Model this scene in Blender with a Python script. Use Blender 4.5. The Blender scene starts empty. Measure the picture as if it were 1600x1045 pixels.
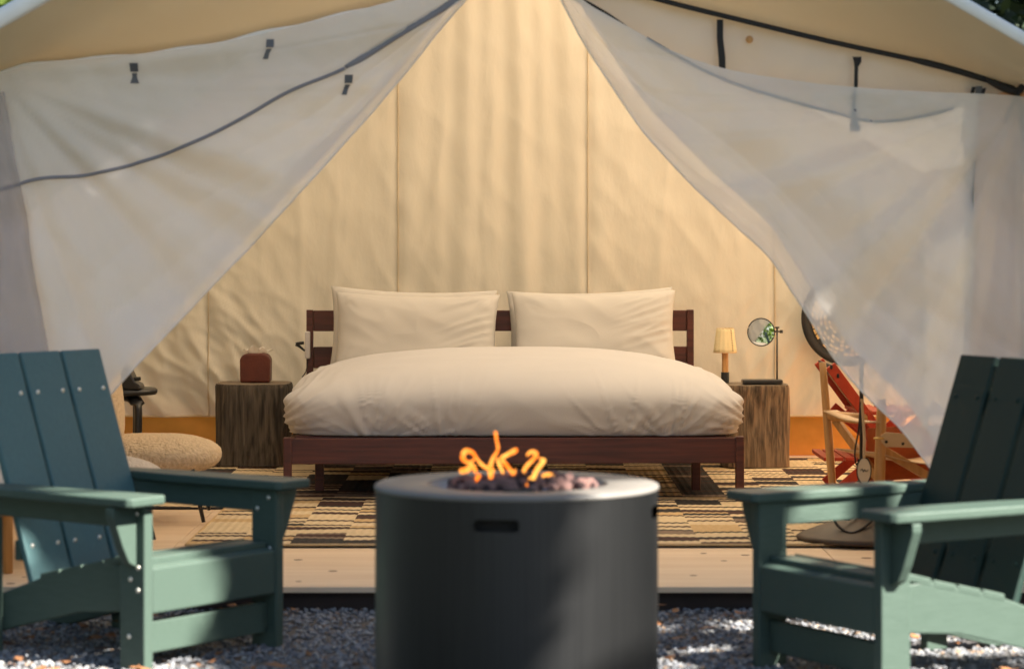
import bpy, bmesh, math, random
from mathutils import Vector, noise, Matrix
R = math.radians; PI = math.pi; sin = math.sin; cos = math.cos
random.seed(7)
SC = bpy.context.scene
C = SC.collection

# ------------------------------------------------------------------ camera, light, exposure
F = 4070.0; HC = 1.24; HY = 375.0
cam = bpy.data.cameras.new('camera'); cam_o = bpy.data.objects.new('camera', cam); C.objects.link(cam_o)
cam.sensor_width = 36; cam.lens = F / 1600 * 36; cam.shift_y = -(522.5 - HY) / 1600
cam_o.location = (0, 0, HC); cam_o.rotation_euler = (R(90), 0, 0)
cam.clip_end = 600; cam.clip_start = .1
cam.dof.use_dof = True; cam.dof.focus_distance = 12.2; cam.dof.aperture_fstop = 3.2
SC.camera = cam_o
SUN = Vector((.63, -.394, .669)).normalized()
w = bpy.data.worlds.new('World'); SC.world = w; w.use_nodes = True
nt = w.node_tree; sky = nt.nodes.new('ShaderNodeTexSky'); sky.sky_type = 'NISHITA'; sky.sun_disc = False
sky.sun_elevation = math.asin(SUN.z); sky.sun_rotation = math.atan2(SUN.x, SUN.y)
nt.links.new(sky.outputs[0], nt.nodes['Background'].inputs[0]); nt.nodes['Background'].inputs[1].default_value = .043
sl = bpy.data.lights.new('sun', 'SUN'); sl.energy = 5; sl.angle = R(.5); sl.color = (1, .93, .82)
so = bpy.data.objects.new('sun', sl); C.objects.link(so); so.rotation_euler = SUN.to_track_quat('Z', 'Y').to_euler()
so.location = (6, -4, 8)
SC.view_settings.view_transform = 'Standard'; SC.view_settings.look = 'None'
SC.view_settings.exposure = 2.4; SC.view_settings.gamma = 1; SC.view_settings.use_curve_mapping = False

def P(px, py, Y): return Vector(((px - 800) * Y / F, Y, HC - (py - HY) * Y / F))

# ------------------------------------------------------------------ materials
def mat(name, col, rough=.6, col2=None, scale=20, stretch=(1, 1, 1), bump=0, bscale=None, metal=0, transl=0, tcol=None,
        detail=4, sheer=0, spec=.5, contrast=(.35, .65), coat=0, bdist=.01):
    m = bpy.data.materials.new(name); m.use_nodes = True
    n = m.node_tree; b = n.nodes['Principled BSDF']; out = n.nodes['Material Output']
    b.inputs['Base Color'].default_value = (*col, 1); b.inputs['Roughness'].default_value = rough
    b.inputs['Metallic'].default_value = metal; b.inputs['Specular IOR Level'].default_value = spec
    tc = n.nodes.new('ShaderNodeTexCoord'); mp = n.nodes.new('ShaderNodeMapping'); mp.inputs['Scale'].default_value = stretch
    n.links.new(tc.outputs['Object'], mp.inputs['Vector'])
    if col2:
        t = n.nodes.new('ShaderNodeTexNoise'); t.inputs['Scale'].default_value = scale; t.inputs['Detail'].default_value = detail
        n.links.new(mp.outputs[0], t.inputs['Vector'])
        r = n.nodes.new('ShaderNodeValToRGB'); r.color_ramp.elements[0].position = contrast[0]; r.color_ramp.elements[1].position = contrast[1]
        r.color_ramp.elements[0].color = (*col, 1); r.color_ramp.elements[1].color = (*col2, 1)
        n.links.new(t.outputs['Fac'], r.inputs[0]); n.links.new(r.outputs[0], b.inputs['Base Color'])
    if bump:
        t = n.nodes.new('ShaderNodeTexNoise'); t.inputs['Scale'].default_value = bscale or scale; t.inputs['Detail'].default_value = 5
        n.links.new(mp.outputs[0], t.inputs['Vector'])
        bp = n.nodes.new('ShaderNodeBump'); bp.inputs['Strength'].default_value = bump; bp.inputs['Distance'].default_value = bdist
        n.links.new(t.outputs['Fac'], bp.inputs['Height']); n.links.new(bp.outputs[0], b.inputs['Normal'])
    last = b.outputs[0]
    if transl:
        tr = n.nodes.new('ShaderNodeBsdfTranslucent'); tr.inputs['Color'].default_value = (*(tcol or col), 1)
        mx = n.nodes.new('ShaderNodeMixShader'); mx.inputs[0].default_value = transl
        n.links.new(last, mx.inputs[1]); n.links.new(tr.outputs[0], mx.inputs[2]); last = mx.outputs[0]
    if sheer:
        tp = n.nodes.new('ShaderNodeBsdfTransparent'); mx = n.nodes.new('ShaderNodeMixShader'); mx.inputs[0].default_value = sheer
        n.links.new(last, mx.inputs[1]); n.links.new(tp.outputs[0], mx.inputs[2]); last = mx.outputs[0]
    n.links.new(last, out.inputs['Surface'])
    return m

M = {}
M['canvas'] = mat('canvas', (.72, .60, .44), .9, (.68, .55, .38), 3, bump=.25, bscale=220, transl=.34, tcol=(.8, .63, .42), spec=.1)
M['roof'] = mat('roof_canvas', (.78, .69, .52), .85, (.72, .62, .44), 3, bump=.2, bscale=200, transl=.36, tcol=(.88, .74, .56), spec=.2)
M['gable'] = mat('gable_canvas', (.80, .70, .52), .85, (.74, .63, .44), 3, bump=.2, bscale=200, transl=.5, tcol=(.9, .72, .45), spec=.2)
M['back'] = mat('back_canvas', (.74, .67, .575), .9, (.725, .65, .55), 2.2, stretch=(1, 1, .45), bump=.3, bscale=34, transl=.22, tcol=(.85, .66, .42), spec=.1)
M['flap'] = mat('flap_canvas', (.72, .66, .58), .9, (.68, .6, .5), 2.5, bump=.2, bscale=200, transl=.2, tcol=(.85, .7, .48), spec=.1)
M['sheer'] = mat('sheer_mesh', (.94, .90, .84), .8, (.91, .87, .81), 3, bump=.1, bscale=120, transl=.35, tcol=(.95, .88, .78), sheer=.30, spec=.2)
M['sheer2'] = mat('sheer_mesh_doubled', (.94, .90, .84), .8, (.91, .87, .81), 3, bump=.1, bscale=120, transl=.35, tcol=(.95, .88, .78), sheer=.12, spec=.2)
M['brownwall'] = mat('shaded_tan_canvas', (.48, .34, .22), .9, (.40, .28, .18), 3, bump=.3, bscale=9, transl=.25, tcol=(.7, .45, .25))  # darker copy of the tent canvas, shade put into its colour
M['seam'] = mat('seam_tape', (.60, .47, .31), .9)
M['black'] = mat('black_webbing', (.012, .011, .012), .7, bump=.3, bscale=300)
M['blackmetal'] = mat('black_metal', (.015, .015, .017), .35, (.02, .02, .02), 40)
M['grey'] = mat('grey_binding', (.22, .21, .23), .8)
M['buckle'] = mat('grey_buckle', (.10, .10, .11), .5)
M['hem'] = mat('white_hem', (.86, .85, .82), .7, (.8, .79, .76), 8, bump=.15, bscale=150)
M['vinyl'] = mat('orange_vinyl_skirt', (.80, .30, .06), .6, (.5, .16, .03), 5, bump=.5, bscale=7, transl=.5, tcol=(1, .36, .05), bdist=.03)  # vinyl's orange brightened in the colour to stand for sunlight on it
M['ply'] = mat('pine_plywood', (.78, .60, .42), .6, (.70, .51, .34), 2.2, stretch=(.6, 6, 1), bump=.12, bscale=60)
M['knot'] = mat('wood_knot', (.16, .08, .04), .7)
M['fascia'] = mat('dark_fascia', (.03, .016, .012), .8, (.018, .011, .01), 8, stretch=(.4, 4, 4), bump=.4)
M['bed'] = mat('walnut_stained_wood', (.105, .026, .017), .38, (.055, .014, .010), 7, stretch=(.5, 8, 8), bump=.06, detail=6)
M['linen'] = mat('white_linen', (.53, .515, .52), .85, (.515, .50, .505), 4, bump=.15, bscale=260, spec=.15)
M['pillow'] = mat('cream_linen', (.54, .51, .475), .85, (.52, .49, .455), 4, bump=.15, bscale=260, spec=.15)
M['stump'] = mat('weathered_stump', (.24, .17, .11), .9, (.05, .035, .024), 14, stretch=(4, 4, .35), bump=.9, detail=8, bdist=.02)
M['stumpd'] = mat('grey_weathered_stump', (.13, .105, .082), .9, (.03, .024, .019), 14, stretch=(4, 4, .35), bump=.9, detail=8, bdist=.02)
M['stumptop'] = mat('stump_end_grain', (.26, .2, .14), .85, (.16, .12, .085), 30, bump=.4)
M['brown'] = mat('brown_leather', (.12, .025, .012), .45, (.09, .018, .01), 14, bump=.15, bscale=120)
M['tissue'] = mat('tissue', (.82, .76, .68), .9, transl=.3)
M['white'] = mat('white_plastic', (.62, .58, .58), .4)
M['shade'] = mat('parchment_lampshade', (.88, .76, .48), .8, (.84, .71, .42), 18, transl=.2, tcol=(.95, .8, .5), bump=.2, bscale=80)
M['tanwood'] = mat('light_oak', (.62, .33, .12), .45, (.5, .25, .08), 10, stretch=(6, 6, .6), bump=.1)
M['redwood'] = mat('red_stained_wood', (.42, .045, .015), .4, (.34, .032, .012), 10, stretch=(5, 5, .6), bump=.1)
M['leather'] = mat('natural_leather', (.66, .44, .24), .55, (.58, .37, .19), 12, bump=.15, bscale=90)
M['brass'] = mat('brass', (.75, .5, .18), .3, metal=1)
M['mirror'] = mat('mirror_glass', (.9, .92, .92), .02, metal=1)
M['woventan'] = mat('woven_straw', (.68, .48, .22), .8, (.5, .33, .13), 60, bump=.5)
M['boucle'] = mat('tan_boucle', (.72, .56, .38), .95, (.6, .45, .29), 55, bump=1, bscale=75, bdist=.02)
M['bouclew'] = mat('white_boucle', (.70, .64, .60), .95, (.6, .54, .5), 55, bump=1, bscale=75, bdist=.02)
M['standbrown'] = mat('dark_bronze', (.06, .034, .018), .55, (.04, .024, .014), 12)
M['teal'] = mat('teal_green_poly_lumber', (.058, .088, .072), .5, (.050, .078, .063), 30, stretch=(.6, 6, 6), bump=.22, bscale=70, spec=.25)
M['teal_skyshade'] = mat('poly_lumber_sky_shade_tint', (.066, .138, .148), .5, (.058, .123, .132), 30, stretch=(6, 6, .6), bump=.22, bscale=70, spec=.25)  # left chair slats: colour turned bluer to stand for sky-lit shade
M['teal_shadow'] = mat('poly_lumber_shade_dark', (.014, .032, .026), .5, (.011, .027, .022), 30, stretch=(.6, 6, 6), bump=.22, bscale=70, spec=.25)  # right chair slats and bolts: colour darkened to stand for shade
M['bolt'] = mat('steel_bolt', (.7, .68, .62), .3, metal=.8)
M['pit'] = mat('brushed_graphite_steel', (.045, .046, .048), .46, (.037, .038, .040), 3, stretch=(60, 60, .6), bump=.012, bscale=3, metal=.93)
M['pittop'] = mat('pit_top_powder_coat', (.155, .146, .135), .55, (.135, .128, .118), 8)
M['bowl'] = mat('steel_bowl', (.42, .38, .36), .35, metal=.7)
M['pitblack'] = mat('flat_black', (.008, .008, .008), .9)  # flat near-black for the pit's inner wall and ring clip
M['lava'] = mat('pink_lava_rock', (.52, .30, .26), .95, (.34, .18, .15), 30, bump=.9, bscale=90)
M['lavad'] = mat('dark_lava_rock', (.10, .05, .05), .95, (.05, .028, .03), 30, bump=.9, bscale=90)
M['bark'] = mat('bark', (.11, .075, .05), .95, (.05, .035, .025), 8, stretch=(4, 4, .5), bump=1, bdist=.04)
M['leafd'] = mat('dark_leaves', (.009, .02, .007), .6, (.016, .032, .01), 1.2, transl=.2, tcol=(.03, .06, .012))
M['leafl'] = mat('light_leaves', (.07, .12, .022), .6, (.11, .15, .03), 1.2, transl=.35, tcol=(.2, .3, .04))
M['ground'] = mat('packed_gravel_ground', (.10, .095, .095), .95, (.055, .052, .052), 30, bump=.8, detail=8)
M['grass'] = mat('grass_floor', (.05, .075, .02), .95, (.08, .08, .03), 2, bump=.8, bscale=30, detail=8)
STONES = [mat('gravel_grey', (.22, .23, .25), .85, (.17, .18, .2), 60), mat('gravel_pale', (.33, .32, .31), .85, (.26, .26, .255), 60),
          mat('gravel_slate', (.14, .145, .165), .8, (.10, .105, .12), 60), mat('gravel_tan', (.30, .21, .15), .85, (.22, .15, .1), 60)]
M['dryleaf'] = mat('dry_brown_leaf', (.17, .075, .03), .8, (.26, .11, .04), 40)
M['rugcream'] = mat('rug_cream_wool', (.78, .62, .40), .95, (.7, .55, .34), 40, bump=.8, bscale=180)
M['rugtan'] = mat('rug_tan_wool', (.66, .46, .24), .95, (.58, .4, .2), 40, bump=.8, bscale=180)
M['rugdark'] = mat('rug_charcoal_wool', (.035, .03, .03), .95, (.026, .022, .022), 40, bump=.8, bscale=180)
M['rugbrown'] = mat('rug_umber_wool', (.07, .03, .024), .95, (.05, .022, .018), 40, bump=.8, bscale=180)
M['ruggrey'] = mat('rug_taupe_wool', (.28, .2, .14), .95, (.23, .165, .115), 40, bump=.8, bscale=180)
fm = bpy.data.materials.new('flame'); fm.use_nodes = True; n_ = fm.node_tree
em = n_.nodes.new('ShaderNodeEmission'); lw = n_.nodes.new('ShaderNodeTexNoise'); lw.inputs['Scale'].default_value = 25
cr = n_.nodes.new('ShaderNodeValToRGB'); cr.color_ramp.elements[0].color = (1, .19, .015, 1); cr.color_ramp.elements[1].color = (1, .46, .09, 1)
cr.color_ramp.elements[0].position = .35; cr.color_ramp.elements[1].position = .65
tc_ = n_.nodes.new('ShaderNodeTexCoord'); n_.links.new(tc_.outputs['Object'], lw.inputs['Vector'])
n_.links.new(lw.outputs['Fac'], cr.inputs[0]); n_.links.new(cr.outputs[0], em.inputs[0]); em.inputs[1].default_value = .42
fw = n_.nodes.new('ShaderNodeLayerWeight'); fw.inputs[0].default_value = .35
ftp = n_.nodes.new('ShaderNodeBsdfTransparent'); fmx = n_.nodes.new('ShaderNodeMixShader')
frm = n_.nodes.new('ShaderNodeValToRGB'); frm.color_ramp.elements[0].position = .1; frm.color_ramp.elements[1].position = .85
n_.links.new(fw.outputs['Facing'], frm.inputs[0]); n_.links.new(frm.outputs[0], fmx.inputs[0])
n_.links.new(em.outputs[0], fmx.inputs[1]); n_.links.new(ftp.outputs[0], fmx.inputs[2])
n_.links.new(fmx.outputs[0], n_.nodes['Material Output'].inputs[0]); M['flame'] = fm

# ------------------------------------------------------------------ helpers
def link(name, me, m, parent=None, loc=None, rot=None, smooth=False, sangle=None):
    o = bpy.data.objects.new(name, me); C.objects.link(o)
    if m is not None:
        for mm in (m if isinstance(m, (list, tuple)) else [m]): me.materials.append(mm)
    if parent: o.parent = parent
    if loc is not None: o.location = loc
    if rot is not None: o.rotation_euler = rot
    if smooth:
        for p in me.polygons: p.use_smooth = True
    return o

def bmo(name, bm, m, parent=None, smooth=False, **k):
    bmesh.ops.recalc_face_normals(bm, faces=bm.faces)
    me = bpy.data.meshes.new(name); bm.to_mesh(me); bm.free()
    return link(name, me, m, parent, smooth=smooth, **k)

def thing(name, label, cat, loc=(0, 0, 0), rotz=0, group=None):
    o = bpy.data.objects.new(name, None); C.objects.link(o); o.location = loc; o.rotation_euler = (0, 0, rotz)
    o.empty_display_size = .1
    return tag(o, label, cat, group)

def tag(o, label, cat, group=None):
    o['label'] = label; o['category'] = cat
    if group: o['group'] = group
    return o

def struct(o): o['kind'] = 'structure'; return o
def stuff(o, label, cat): o['kind'] = 'stuff'; o['label'] = label; o['category'] = cat; return o

def prism(bm, pts, a, b, axis='y', bev=.004):
    """extrude 2-D polygon between a and b along an axis; pts are (x,z) for y, (y,z) for x, (x,y) for z"""
    t = bmesh.new()
    def v3(p, c):
        return {'y': (p[0], c, p[1]), 'x': (c, p[0], p[1]), 'z': (p[0], p[1], c)}[axis]
    va = [t.verts.new(v3(p, a)) for p in pts]; vb = [t.verts.new(v3(p, b)) for p in pts]
    n = len(pts); t.faces.new(va); t.faces.new(vb[::-1])
    for i in range(n): t.faces.new((va[i], va[(i + 1) % n], vb[(i + 1) % n], vb[i]))
    bmesh.ops.recalc_face_normals(t, faces=t.faces)
    if bev: bmesh.ops.bevel(t, geom=list(t.edges), offset=bev, segments=2, affect='EDGES', profile=.5, clamp_overlap=True)
    me = bpy.data.meshes.new('t'); t.to_mesh(me); t.free(); bm.from_mesh(me); bpy.data.meshes.remove(me)
    return bm

def box(bm, x0, x1, y0, y1, z0, z1, bev=.003):
    return prism(bm, [(x0, y0), (x1, y0), (x1, y1), (x0, y1)], z0, z1, 'z', bev)

def spline(pts, n):
    out = []; m = len(pts)
    for i in range(m - 1):
        p0, p1, p2, p3 = pts[max(i - 1, 0)], pts[i], pts[i + 1], pts[min(i + 2, m - 1)]
        for k in range(n):
            t = k / n
            out.append(.5 * ((2 * p1) + (p2 - p0) * t + (2 * p0 - 5 * p1 + 4 * p2 - p3) * t * t + (3 * p1 - p0 - 3 * p2 + p3) * t ** 3))
    out.append(pts[-1].copy()); return out

def tube(bm, pts, rad, seg=10, sub=0, flat=None):
    pts = [Vector(p) for p in pts]
    rs = rad if isinstance(rad, (list, tuple)) else [rad] * len(pts)
    if sub:
        rv = spline([Vector((r, 0, 0)) for r in rs], sub); pts = spline(pts, sub); rs = [max(r.x, .0005) for r in rv]
    rings = []; up = Vector((0, 0, 1))
    for i, p in enumerate(pts):
        d = (pts[min(i + 1, len(pts) - 1)] - pts[max(i - 1, 0)]).normalized()
        u = up if abs(d.dot(up)) < .95 else Vector((1, 0, 0))
        s = d.cross(u).normalized(); q = s.cross(d).normalized()
        fx, fz = flat or (1, 1)
        rings.append([bm.verts.new(p + (s * cos(a) * fx + q * sin(a) * fz) * rs[i]) for a in [2 * PI * k / seg for k in range(seg)]])
    for a, b in zip(rings, rings[1:]):
        for k in range(seg): bm.faces.new((a[k], a[(k + 1) % seg], b[(k + 1) % seg], b[k]))
    bm.faces.new(rings[0][::-1]); bm.faces.new(rings[-1])
    return bm

def lathe(bm, prof, seg=48, ctr=(0, 0, 0), close=False):
    rings = []
    for r, z in prof:
        rings.append([bm.verts.new((ctr[0] + r * cos(2 * PI * k / seg), ctr[1] + r * sin(2 * PI * k / seg), ctr[2] + z)) for k in range(seg)])
    for a, b in zip(rings, rings[1:]):
        for k in range(seg): bm.faces.new((a[k], a[(k + 1) % seg], b[(k + 1) % seg], b[k]))
    if close:
        bm.faces.new(rings[0][::-1]); bm.faces.new(rings[-1])
    return bm

def grid(name, fn, nu, nv, m, parent=None, smooth=True, thick=0):
    vs = [fn(i / nu, j / nv) for j in range(nv + 1) for i in range(nu + 1)]
    fs = [(j * (nu + 1) + i, j * (nu + 1) + i + 1, (j + 1) * (nu + 1) + i + 1, (j + 1) * (nu + 1) + i) for j in range(nv) for i in range(nu)]
    me = bpy.data.meshes.new(name); me.from_pydata([tuple(v) for v in vs], [], fs); me.update()
    o = link(name, me, m, parent, smooth=smooth)
    if thick:
        md = o.modifiers.new('s', 'SOLIDIFY'); md.thickness = thick; md.offset = 0
    return o

def curve(pts):
    """piecewise smooth y(x) through (x,y) points"""
    def f(x):
        if x <= pts[0][0]: (x0, y0), (x1, y1) = pts[0], pts[1]; return y0 + (x - x0) * (y1 - y0) / (x1 - x0)
        if x >= pts[-1][0]: (x0, y0), (x1, y1) = pts[-2], pts[-1]; return y1 + (x - x1) * (y1 - y0) / (x1 - x0)
        for i in range(len(pts) - 1):
            if pts[i][0] <= x <= pts[i + 1][0]:
                p0, p1, p2, p3 = pts[max(i - 1, 0)], pts[i], pts[i + 1], pts[min(i + 2, len(pts) - 1)]
                h = p2[0] - p1[0]; t = (x - p1[0]) / h
                m1 = (p2[1] - p0[1]) / (p2[0] - p0[0]) * h; m2 = (p3[1] - p1[1]) / (p3[0] - p1[0]) * h
                return (2 * t ** 3 - 3 * t * t + 1) * p1[1] + (t ** 3 - 2 * t * t + t) * m1 + (3 * t * t - 2 * t ** 3) * p2[1] + (t ** 3 - t * t) * m2
    return f

def nz(x, y, z=0): return noise.noise(Vector((x, y, z)))
def ridge(x, y, z=0): return 1 - abs(noise.noise(Vector((x, y, z)))) * 2
def ss(a, b, x):
    t = min(max((x - a) / (b - a), 0), 1); return t * t * (3 - 2 * t)

# ------------------------------------------------------------------ ground
YF = 8.72; ZF = .08
g = grid('ground', lambda u, v: ((u - .5) * 300, -100 + v * 300, -.03 + (max(0, (v * 300 - 125)) * .02)), 60, 60, M['grass'])
struct(g)
g = grid('gravel_yard', lambda u, v: (-6 + u * 12, 1 + v * 8.9, -.004 + .008 * nz(u * 40, v * 40)), 120, 90, M['ground']); struct(g)

def gravel():
    bases = []
    for k in range(6):
        b = bmesh.new(); bmesh.ops.create_icosphere(b, subdivisions=1, radius=1)
        for v in b.verts: v.co *= random.uniform(.7, 1.15)
        bases.append(([v.co.copy() for v in b.verts], [[v.index for v in f.verts] for f in b.faces])); b.free()
    V = []; Fc = []; MI = []
    def put(x, y, r, mi):
        vs, fs = random.choice(bases); o = len(V)
        rot = Matrix.Rotation(random.uniform(0, 6.3), 3, 'Z') @ Matrix.Rotation(random.uniform(-.5, .5), 3, 'X')
        sx = Vector((r, r * random.uniform(.6, 1), r * random.uniform(.45, .7)))
        for v in vs:
            q = rot @ Vector((v.x * sx.x, v.y * sx.y, v.z * sx.z)); V.append((q.x + x, q.y + y, q.z + r * .3))
        for f in fs: Fc.append([i + o for i in f]); MI.append(mi)
    for _ in range(36000):
        y = random.uniform(6.3, 8.95); x = random.uniform(-1, 1) * (y * .26 + .3)
        d = nz(x * 1.5, y * 1.5, 3)
        mi = random.choices([0, 1, 2, 3], [5, 2.2 - d, 3 + d * 3, .8])[0]
        put(x, y, random.uniform(.0045, .0115), mi)
    me = bpy.data.meshes.new('gravel'); me.from_pydata(V, [], Fc); me.update()
    o = link('gravel', me, STONES); me.polygons.foreach_set('material_index', MI)
    stuff(o, 'loose blue grey gravel in front of the tent platform', 'gravel')
    V = []; Fc = []
    for _ in range(300):
        y = random.uniform(6.6, 8.7); x = random.uniform(-2.2, 2.2); r = random.uniform(.012, .03)
        if nz(x * 1.2, y * 1.2, 9) < -.1: continue
        a = random.uniform(0, 6.3); z = .018; o = len(V)
        for k, (q, s) in enumerate([(0, 1.5), (1.1, .7), (2, .6), (3.14, 1.2), (4.3, .6), (5.2, .7)]):
            V.append((x + cos(a + q) * r * s, y + sin(a + q) * r * s, z + random.uniform(0, .016)))
        Fc.append(list(range(o, o + 6)))
    me = bpy.data.meshes.new('fallen_leaves'); me.from_pydata(V, [], Fc); me.update()
    stuff(link('fallen_leaves', me, M['dryleaf']), 'scattered dry brown leaves on the gravel', 'leaves')
gravel()

# ------------------------------------------------------------------ trees
def tree(name, x, y, h, cr, ch, n, leafm, label, seed, ls=.1, keep=None, group='trees around the tent', tr=.14, cz=None):
    rnd = random.Random(seed)
    t = thing(name, label, 'tree', (x, y, 0), 0, group)
    bm = bmesh.new(); cz = cz or h - ch * .5
    top = cz + ch * .2
    tube(bm, [(0, 0, -.1), (.05, .02, h * .2), (-.04, .06, h * .4), (.03, 0, top)], [tr * 1.3, tr, tr * .7, tr * .25], 9, 4)
    tips = []
    for k in range(11):
        a = k * 2.4 + rnd.uniform(-.3, .3); z0 = cz - ch * .35 + (k / 11) * ch * .5
        e = Vector((cos(a) * cr * rnd.uniform(.5, .85), sin(a) * cr * rnd.uniform(.5, .85), z0 + rnd.uniform(.1, .35) * ch))
        tube(bm, [(0, 0, z0), tuple(Vector((0, 0, z0)).lerp(e, .5) + Vector((0, 0, -.1))), tuple(e)], [tr * .4, tr * .22, tr * .07], 6, 3)
    bmo('trunk', bm, M['bark'], t, True)
    V = []; Fc = []
    cl = []
    for _ in range(max(30, n // 45)):
        while True:
            p = Vector((rnd.uniform(-1, 1), rnd.uniform(-1, 1), rnd.uniform(-1, 1)))
            if .15 < p.length < 1: break
        p = p * (1 if rnd.random() < .3 else .95 / p.length ** .35)
        q = Vector((p.x * cr, p.y * cr, cz + p.z * ch * .5)); q += Vector((nz(*q), nz(q.y, q.z, 4), nz(q.x, q.z, 9))) * cr * .25
        cl.append((q, rnd.uniform(.16, .34) * cr))
    k = 0
    while k < n:
        c, r = rnd.choice(cl)
        p = c + Vector((rnd.gauss(0, 1), rnd.gauss(0, 1), rnd.gauss(0, .7))) * r * .55
        k += 1
        if keep and keep(p + Vector((x, y, 0))): continue
        a = Vector((rnd.gauss(0, 1), rnd.gauss(0, 1), rnd.gauss(0, .6))).normalized()
        b = a.cross(Vector((rnd.gauss(0, 1), rnd.gauss(0, 1), rnd.gauss(0, 1)))).normalized(); s = ls * rnd.uniform(.6, 1.3)
        o = len(V); V += [p - a * s, p + b * s * .5, p + a * s, p - b * s * .5]; Fc.append((o, o + 1, o + 2, o + 3))
    me = bpy.data.meshes.new('crown'); me.from_pydata([tuple(v) for v in V], [], Fc); me.update()
    link('crown', me, leafm, t)
    return t

LIT = [((-1.08, 7.42, .22), .26), ((-1.12, 7.44, .48), .22), ((-.95, 7.6, .2), .13), ((.36, 6.72, .42), .27), ((.36, 6.72, .05), .27), ((.72, 8.05, 0), .26), ((1.5, 7.6, 0), .5),
       ((1.3, 7.1, .25), .35), ((1.25, 7.1, .5), .25), ((1.8, 7.3, .2), .5), ((.9, 8.3, 0), .16), ((.5, 8.1, 0), .2),
       ((.35, 6.7, .24), .29)]  # crown leaves are dropped along sun paths so these spots stay lit
def keep_light(p):
    for c, r in LIT:
        d = p - Vector(c); t = d.dot(SUN)
        if (d - SUN * t).length < r + .07: return True
    # tent roof and right-hand wall stay in the sun
    t = (p.z - 2.3) / SUN.z; q = p - SUN * t
    if -1.5 < q.x < 2.8 and 10.1 < q.y < 14.5: return True
    return False
tree('shade_tree', 6.4, 4.4, 10.4, 3.3, 5.4, 52000, M['leafd'], 'broad leafy tree standing unseen right of the camera, its crown shaped to shade the yard', 3, .10, keep_light, tr=.16, cz=7.4)
tree('background_tree', -7.2, 27, 7.5, 3.2, 6.0, 15000, M['leafl'], 'sunlit bright green tree seen past the left roof corner', 5, .13, cz=4.0)
tree('background_tree', -2.5, 31, 9, 3.4, 6.5, 7000, M['leafl'], 'tall green tree hidden mostly behind the tent ridge', 6, .17, cz=5.2)
tree('background_tree', 7.2, 26, 9, 3.6, 8.4, 30000, M['leafd'], 'dark leaved tree seen past the right roof corner', 8, .10, cz=4.8)
tree('background_tree', 3.4, 30, 9, 3.2, 7, 7000, M['leafd'], 'dark tree behind the tent left of the right corner tree', 9, .17, cz=5)
tree('background_tree', 11.5, 24, 9, 3.6, 8, 7000, M['leafd'], 'dark leafy tree at the far right beyond the tent', 10, .17, cz=4.6)
tree('background_tree', -12, 25, 8, 3.4, 7, 6000, M['leafl'], 'green tree at the far left beyond the tent', 11, .17, cz=4.4)
tree('background_tree', -8, -24, 8, 3.6, 7, 8000, M['leafl'], 'leafy tree behind the camera facing the tent door', 12, .17, cz=4.2)
tree('background_tree', 9, -26, 8, 3.6, 7, 7000, M['leafd'], 'dark leafy tree behind the camera reflected in the mirror', 13, .17, cz=4.2)

wh = ['straight', 'leaning', 'thick', 'slender', 'round crowned', 'low branched', 'tall', 'wide', 'dense']
for i, (x, y) in enumerate([(-10, -5), (-12, 1), (-13, 8), (15, -4), (16, 5), (15, 13)]):  # unseen trees added to darken the skyline and what the pit reflects
    tree('background_tree', x, y, 9, 3.8, 8.4, 3800, M['leafd'] if i % 2 else M['leafl'], 'dark %s tree added unseen at the yard edge to darken the surroundings' % wh[i], 20 + i, .26, cz=4.5)
# ------------------------------------------------------------------ platform
pf = thing('tent_platform', 'low wooden platform with pale plywood deck carrying the tent', 'platform')
for k in list(pf.keys()): del pf[k]
struct(pf); pf.name = 'platform'
xs = [-2.5, -1.28, -.05, 1.17, 2.5]; ys = [8.72, 11.16, 14.1]
for j in range(2):
    for i in range(4):
        bm = bmesh.new(); box(bm, xs[i] + .0015, xs[i + 1] - .0015, ys[j] + .0015, ys[j + 1] - .0015, ZF - .02, ZF, .0015)
        bmo('plywood_panel', bm, M['ply'], pf)
bm = bmesh.new(); box(bm, -2.48, 2.48, 8.75, 8.8, -.05, ZF - .021); bmo('fascia_board', bm, M['fascia'], pf)
for x in (-2.44, 2.4):
    bm = bmesh.new(); box(bm, x, x + .04, 8.8, 14.1, -.05, ZF - .021); bmo('side_joist', bm, M['fascia'], pf)
bm = bmesh.new()
for _ in range(46):
    x = random.uniform(-2, 2); y = random.uniform(8.76, 9.75); r = random.uniform(.006, .014)
    lathe(bm, [(r * 1.5, .0005), (.0001, .002)], 10, (x, y, ZF))
o = bmo('wood_knots', bm, M['knot'], pf); o['kind'] = 'stuff'

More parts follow.
